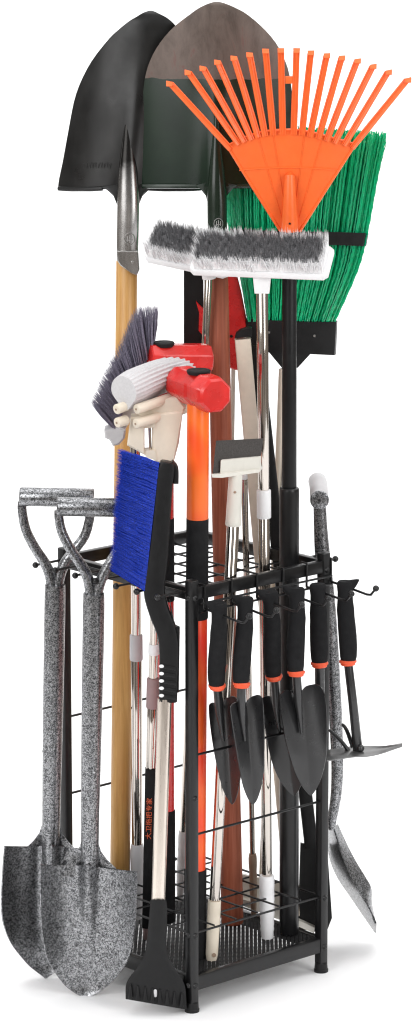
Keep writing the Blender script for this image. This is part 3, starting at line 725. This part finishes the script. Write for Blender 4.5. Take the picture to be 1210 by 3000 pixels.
B([p0, p1], [M(p0, 47), M(p1, 40)], .014, r=.003).build('bar', 'beige', t_)
m = MB(); m.prism([W(x, y, .218) for x, y in ((688, 992), (692, 976), (706, 966), (728, 960), (738, 962), (738, 986))], (0, .015, 0), bev=.001); m.build('tip', 'black_plastic', t_)
bot = VZ(655, .272, FLOOR)
t_ = thing('upturned_dustpan', 'red plastic pan with black side behind the red wooden handle', 'dustpan', bot)
m = MB(); m.prism([W(x, y, .285) for x, y in ((598, 760), (690, 760), (696, 812), (707, 855), (721, 927), (723, 965), (692, 985), (690, 1000), (697, 1086), (676, 1080), (612, 1070), (600, 1000))], (0, .012, 0), bev=.002); pn = m.build('pan', 'red', t_)
m = MB(); m.prism([W(x, y, .262) for x, y in ((538, 755), (596, 755), (597, 1040), (538, 1040))], (0, .03, 0), bev=.003); m.build('side_wall', 'black_plastic', t_)
m = MB(); m.prism([W(x, y, .256) for x, y in ((574, 882), (582, 891), (597, 905), (599, 950), (592, 981), (582, 970), (583, 915))], (0, .012, 0), bev=.001); m.build('latch', 'red', t_)
c = W(678, 985, .2845); T([c, c + V3((0, -.001, 0))], .0022, n=10, ref=(0, 0, 1)).build('rivet', 'black', pn)
B([W(684, 1070, .291), VZ(655, .272, FLOOR)], .0065, .006, r=.002).build('stick', 'greygreen', t_)

# ------------------------------------------------------------------ hammertone shovels
def d_shovel(label, Y, gx0, gx1, gy, larm, rarm, mrg, sh, joint, rows, uc, yaw=0, gr_r=28):
    t_ = thing('d_handle_shovel', label, 'shovel', W(*sh[-1][:2], Y), 'grey hammered finish shovels hung on the rack')
    T([W(gx0, gy[0], Y), W(gx1, gy[1], Y)], M(W(gx0, gy[0], Y), gr_r), n=22, bev=.002, ref=(0, 0, 1)).build('grip', 'hammer', t_)
    for a in (larm, rarm):
        pts = spline([W(x, y, Y) for x, y in a] + [W(mrg[0] + (6 if a is rarm else -6), mrg[1], Y)], 18)
        T(pts, [M(pts[0], 13 + 4 * k / 18) for k in range(19)], n=14, flat=.95).build('yoke_arm', 'hammer', t_)
    P = [W(x, y, Y - .0) for x, y, r in sh]; Rr = [M(P[0], r) for x, y, r in sh]
    n = 20; pp = [V3(interp([tuple(q) for q in P], k / n)) for k in range(n + 1)]; rr = [interp([(q,) for q in Rr], k / n)[0] for k in range(n + 1)]
    T(pp, rr, n=20).build('shaft', 'hammer', t_)
    c = W(*joint, Y); T([c, c + V3((0, 0, -.003))], M(c, 29), n=20, bev=.001).build('joint_ring', 'hammer', t_)
    yf = lambda u, t: Y + .004 + yaw * u - .042 * u * u * (1 - .2 * t) - .034 * t * t * (1 - .5 * t) - .020 * (1 - sm(.0, .6, t)) * math.exp(-((u - uc) / .17) ** 2)
    blade(rows, yf, .0022, 40, 29, True, notch=(-10, .3, uc)).build('blade', 'hammer', t_)
    cx, ty = sh[3][0] - 1, rows[0][0]
    for s_ in (-1, 1):
        g = []
        for (xa, xb, y, d0, d1) in ((20, 26, -66, .002, .002), (23, 34, -42, .004, .005), (24, 50, -20, .005, .003), (24, 76, 6, .005, -.003), (22, 84, 34, .002, -.006)):
            g.append([W(cx + s_ * (xa + (xb - xa) * q / 5), ty + y + (4 if s_ > 0 else 0), Y + d0 + (d1 - d0) * (q / 5) ** .7) for q in range(6)])
        m = MB(); m.sheet(g, .002); m.build('shoulder', 'hammer', t_)
    return t_
Y1 = .152
d_shovel('grey hammered shovel with D handle, the one farther left, partly covered by its twin', Y1, 57, 276, (1455, 1459),
         [(65, 1470), (65, 1496), (76, 1552), (103, 1606), (132, 1650), (147, 1687)], [(266, 1472), (264, 1510), (249, 1568), (217, 1612), (190, 1650), (175, 1687)], (161, 1730),
         [(161, 1712, 30), (160, 1800, 31), (155, 2100, 30), (150, 2400, 27), (148, 2520, 25), (148, 2590, 14)], (152, 2197),
         [(2482, 15, 2492, 290), (2485, 15, 2495, 290), (2560, 9, 2570, 291), (2650, 6, 2655, 290), (2708, 12, 2712, 284), (2768, 36, 2770, 262), (2822, 78, 2824, 200), (2842, 101, 2843, 170), (2854, 117, 2854, 153), (2860, 127, 2860, 141), (2862, 131, 2862, 136)], .0, .004)
Y2 = .074
d_shovel('grey hammered shovel with D handle in front, overlapping its twin and the blue bristles', Y2, 167, 388, (1484, 1488),
         [(172, 1495), (173, 1520), (182, 1560), (208, 1612), (238, 1655), (259, 1698)], [(376, 1500), (372, 1540), (352, 1600), (318, 1655), (299, 1693), (289, 1720)], (275, 1758),
         [(275, 1738, 31), (274, 1830, 32), (268, 2150, 30), (264, 2400, 27), (263, 2540, 25), (259, 2640, 16), (257, 2730, 5)], (266, 2254),
         [(2534, 119, 2555, 399), (2538, 119, 2559, 399), (2620, 120, 2630, 398), (2708, 122, 2710, 394), (2770, 131, 2770, 387), (2816, 143, 2818, 371), (2875, 180, 2872, 332), (2902, 208, 2901, 297), (2916, 231, 2915, 272), (2923, 243, 2922, 259), (2925, 249, 2925, 253)], .0, -.006)
# the third one, seen edge-on behind the right post
SYD = .236
t_ = thing('d_handle_shovel', 'grey hammered shovel seen edge-on behind the right post of the rack', 'shovel', W(1099, 2734, SYD), 'grey hammered finish shovels hung on the rack')
c = W(936, 1464, SYD - .02)
T([c, c + V3((0, .03, .0055)), c + V3((0, .05, .011)), c + V3((-.001, .075, .012))], [.0135] * 4, n=22, ref=(0, 0, 1), bev=.0015).build('grip', 'lightgrey', t_)
T([c + V3((0, -.004, 0)), c + V3((0, .004, 0))], .0138, n=22, ref=(0, 0, 1), bev=.001).build('grip_end', 'hammer', t_)
m = MB(); m.ball(c + V3((0, -.004, 0)), .002); m.build('grip_pin', 'black', t_)
pts = [(937, 1480, 19), (939, 1540, 20), (946, 1640, 23), (962, 1780, 22), (974, 1950, 21), (983, 2100, 20), (988, 2230, 18.5), (986, 2310, 17), (980, 2360, 15.5), (973, 2400, 14), (972, 2430, 10)]
P = spline([W(x, y, SYD) for x, y, r in pts], 40); Rr = [M(P[0], interp([(r,) for x, y, r in pts], k / 40)[0]) for k in range(41)]
T(P, Rr, n=18).build('shaft', 'hammer', t_)
c = ONL(W(980, 2075, SYD), W(982, 2090, SYD), 2076); T([c, c + V3((0, 0, -.003))], M(c, 22), n=18, bev=.001).build('joint_ring', 'hammer', t_)
Lr = [(957, 2421), (960, 2480), (968, 2525), (990, 2575), (1022, 2622), (1060, 2678), (1099, 2734)]
Mr = [(976, 2427), (998, 2497), (1018, 2547), (1040, 2597), (1065, 2636), (1087, 2675), (1100, 2706)]
Rt = [(990, 2414), (1020, 2480), (1045, 2527), (1070, 2568), (1088, 2602), (1090, 2645), (1101, 2700)]
g = []
for k in range(21):
    t = k / 20; a, b, c_ = interp(Lr, t), interp(Mr, t), interp(Rt, t); r = []
    for j in range(13):
        u = j / 12
        if u < .5: q = [a[i] + (b[i] - a[i]) * u * 2 for i in (0, 1)]
        else: q = [b[i] + (c_[i] - b[i]) * (u - .5) * 2 for i in (0, 1)]
        d = abs(u - .5) * 2
        r.append(W(q[0], q[1], SYD - .005 + (.075 if u < .5 else .03) * d ** 1.2))
    g.append(r)
m = MB(); m.sheet(g, .002); m.build('blade', 'hammer', t_, angle=50)

# ------------------------------------------------------------------ hand tools on the hook rail
def hand_tool(name, label, cat, cx, yt, rx, ry, Y, lean, beak, group='black gripped hand tools on the hook rail'):
    """grip from (cx, yt) to the orange ring at (rx, ry)"""
    t_ = thing(name, label, cat, W(rx, ry + 200, Y), group)
    A, Bq = W(cx, yt, Y), W(rx, ry, Y + lean * .55)
    prof = [(0, 22), (.02, 26), (.06, 26.5), (.14, 24), (.24, 24.5), (.36, 27.5), (.46, 27), (.55, 28), (.7, 28.5), (.85, 28), (.95, 26.5), (1, 24)]
    pts, rr = [], []
    for f, r in prof:
        off = V3((.0012 * math.sin(f * 5.5) * -beak, 0, 0)); pts.append(A.lerp(Bq, f) + off); rr.append(M(A, r * .94))
    m = MB(); m.tube(pts, rr, n=20, flat=.85)
    a = W(cx + beak * 8, yt + 14, Y); m.tube([a, W(cx + beak * 22, yt + 8, Y), W(cx + beak * 35, yt - 1, Y), W(cx + beak * 40, yt - 4, Y)], [M(a, 17), M(a, 14), M(a, 6), M(a, 1.5)], n=12)
    m.build('grip', 'foam_grip', t_)
    d = (Bq - A).normalized()
    T([Bq + d * -.001, Bq + d * .0005, Bq + d * .003, Bq + d * .0035, Bq + d * .0065, Bq + d * .0075], [M(A, r) for r in (22, 26, 26, 22.5, 22, 19)], n=20, flat=.85).build('ring', 'orange_ring', t_)
    return t_, Bq, d
def trowel(label, cx, yt, rx, ry, Y, beak, shaft, rows, uc, dish, back=0):
    t_, Bq, d = hand_tool('hand_trowel', label, 'trowel', cx, yt, rx, ry, Y, back, beak)
    p = [Bq] + [W(x, y, Y + dy + back * k_) for (x, y, dy), k_ in zip(shaft, (.75, .95, 1.0))]
    q = spline(p, 10); T(q, [M(p[0], 13 - 9 * sm(.45, 1, k / 10)) for k in range(11)], n=14).build('shaft', 'trowel', t_)
    yf = lambda u, t: Y + back + dish[0] * (.65 * (1 - u * u) + .35 * (1 - abs(u))) * (1 - .35 * t) + dish[1] * u + .012 * t - .006 * (1 - sm(0, .45, t)) * math.exp(-((u - uc) / .15) ** 2)
    blade(rows, yf, .0014, 34, 25, True, notch=(30, .34, uc)).build('blade', 'trowel', t_); return t_
YT = [p.y - .0 for p in HP]
trowel('leftmost hand trowel, its narrow dark blade beside the front post', 641, 1766, 636, 2005, YT[0], -1, [(640, 2050, .004), (646, 2110, .012), (655, 2170, .014)],
       [(2060, 622, 2040, 678), (2068, 613, 2050, 694), (2110, 615, 2100, 702), (2160, 621, 2160, 707), (2217, 630, 2217, 708), (2270, 641, 2270, 704), (2316, 654, 2316, 697), (2346, 670, 2346, 688), (2357, 679, 2357, 681)], -.25, (.020, -.018), .055)
trowel('narrow hand trowel with lit curved blade, second from the front post', 718, 1749, 708, 2000, YT[1], -1, [(707, 2045, .004), (710, 2105, .012), (718, 2170, .016)],
       [(2058, 690, 2036, 752), (2070, 677, 2046, 767), (2110, 681, 2100, 772), (2150, 687, 2160, 773), (2200, 695, 2217, 773), (2250, 703, 2262, 772), (2300, 713, 2305, 765), (2340, 728, 2342, 754), (2357, 740, 2357, 743)], -.25, (.024, .010), -.014)
trowel('wide hand trowel mostly covered by the broadest one', 790, 1732, 802, 1978, YT[2] + .004, -1, [(806, 2020, .004), (810, 2080, .012), (820, 2150, .016)],
       [(2040, 778, 2020, 866), (2053, 764, 2036, 886), (2090, 770, 2080, 895), (2140, 778, 2140, 899), (2200, 789, 2200, 900), (2250, 803, 2250, 896), (2290, 822, 2290, 886), (2320, 846, 2320, 872), (2332, 861, 2332, 863)], -.2, (.022, -.012), .052)
trowel('broadest hand trowel, whole blade in view, lit on its right half', 868, 1722, 868, 1966, YT[3] - .012, -1, [(871, 2010, .004), (876, 2075, .012), (884, 2150, .018)],
       [(2022, 836, 2004, 924), (2040, 820, 2017, 943), (2075, 822, 2060, 954), (2110, 828, 2110, 957), (2166, 837, 2166, 957), (2215, 850, 2215, 955), (2265, 866, 2265, 945), (2300, 884, 2302, 932), (2322, 900, 2322, 920), (2331, 910, 2331, 912)], -.22, (.026, .010), -.01)
t_, Bq, d = hand_tool('hand_cultivator', 'black gripped hand tool whose working end hides behind the broadest trowel', 'hand tool', 931, 1710, 936, 1940, YT[4], 0, 0)
e = W(930, 2140, YT[4] + .01); T([Bq, W(937, 2020, YT[4] + .004), e], M(Bq, 14), n=14).build('shaft', 'trowel', t_)
for k in (-1, 0, 1):
    T(spline([e, e + V3((.008 * k - .004, .0, -.02)), e + V3((.014 * k - .006, -.002, -.045)), e + V3((.014 * k - .006, .006, -.06))], 10), .0022, n=8).build('prong', 'trowel', t_)
t_, Bq, d = hand_tool('hand_hoe', 'hand hoe with flat thin blade and two prongs, hanging rightmost', 'hand hoe', 1012, 1702, 1019, 1934, YT[5] - .01, 0, 1)
Yh = YT[5] - .01
e = W(1049, 2202, Yh + .012); T([Bq, W(1034, 2060, Yh + .006), e], [M(Bq, 13), M(Bq, 13.5), M(Bq, 14.5)], n=16, bev=.001).build('shaft', 'trowel', t_)
m = MB(); m.ball(W(1056, 2192, Yh + .006), .0058); m.build('weld', 'trowel', t_)
fr_ = [(958, 2228), (1000, 2222), (1040, 2216), (1076, 2215), (1120, 2206), (1178, 2188)]
g = []
for k in range(13):
    x, y = interp(fr_, k / 12); a = W(x, y, Yh - .016 + .014 * (k / 12)); w = .036 * (1 - sm(.55, 1, k / 12) * .93)
    g.append([a + V3((0, w * j / 6, .006 * (j / 6) + .001 * math.sin(j))) for j in range(7)])
m = MB(); m.sheet([list(r) for r in g], .0016)
m.build('hoe_blade', 'hoe_steel', t_)
for a, b, c_ in (((1030, 2212), (1000, 2172), (964, 2138)), ((1034, 2190), (1016, 2140), (1003, 2122))):
    T(spline([W(*a, Yh + .012), W(*b, Yh + .02), W(*c_, Yh + .03)], 8), [.0032, .0032, .0031, .003, .0029, .0028, .0027, .0025, .002], n=8).build('prong', 'trowel', t_)

# ------------------------------------------------------------------ light: white studio sweep, soft boxes
w = bpy.data.worlds.new('World'); sc.world = w; w.use_nodes = True; t = w.node_tree
bg = t.nodes['Background']; tc = t.nodes.new('ShaderNodeTexCoord'); sp = t.nodes.new('ShaderNodeSeparateXYZ')
t.links.new(tc.outputs['Generated'], sp.inputs[0])
mp = t.nodes.new('ShaderNodeMapping'); mp.inputs['Scale'].default_value = (5, 5, .4); t.links.new(tc.outputs['Generated'], mp.inputs[0])
stripe = ramp(t, noise(t, mp.outputs[0], 1.6, 2, .6), [(.36, (.05, .04, .033)), (.47, (.30, .25, .21)), (.56, (.62, .56, .50)), (.64, (.9, .88, .86))])  # made-up dark and pale surroundings, added for the steel poles to reflect
hi = ramp(t, sp.outputs['Z'], [(.0, (0, 0, 0)), (.10, (.1, .1, .1)), (.45, (1, 1, 1))])
mi = t.nodes.new('ShaderNodeMix'); mi.data_type = 'RGBA'; t.links.new(hi, mi.inputs[0]); t.links.new(stripe, mi.inputs[6]); mi.inputs[7].default_value = (1, 1, 1, 1)
up = mi.outputs[2]
t.links.new(up, bg.inputs['Color']); bg.inputs['Strength'].default_value = .6
def area(name, loc, target, sx, sy, power, col=(1, 1, 1)):
    l = bpy.data.lights.new(name, 'AREA'); l.shape = 'RECTANGLE'; l.size = sx; l.size_y = sy; l.energy = power; l.color = col
    o = bpy.data.objects.new(name, l); COL.objects.link(o); o.location = loc
    o.rotation_euler = (V3(target) - V3(loc)).to_track_quat('-Z', 'Y').to_euler(); return o
area('key_softbox', (-2.3, -3.0, 2.3), (0, .15, .7), 2.4, 2.8, 92)
area('fill_softbox', (2.5, -2.6, 1.9), (0, .15, .7), 1.4, 2.4, 66)
area('top_softbox', (0, .9, 3.4), (0, .9, 0), 3.6, 3.2, 72)
area('backdrop_lamp', (-2.5, .9, 2.2), (-.2, 2.8, 1.2), .8, 1.6, 22)
area('backdrop_lamp', (2.5, .9, 2.2), (.2, 2.8, 1.2), .8, 1.6, 22)
vs = sc.view_settings; vs.view_transform = 'Standard'; vs.look = 'None'; vs.exposure = 0; vs.gamma = 1; vs.use_curve_mapping = False
sc.cycles.use_denoising = True
sc.cycles.max_bounces = 8
sc.cycles.filter_width = 1.2
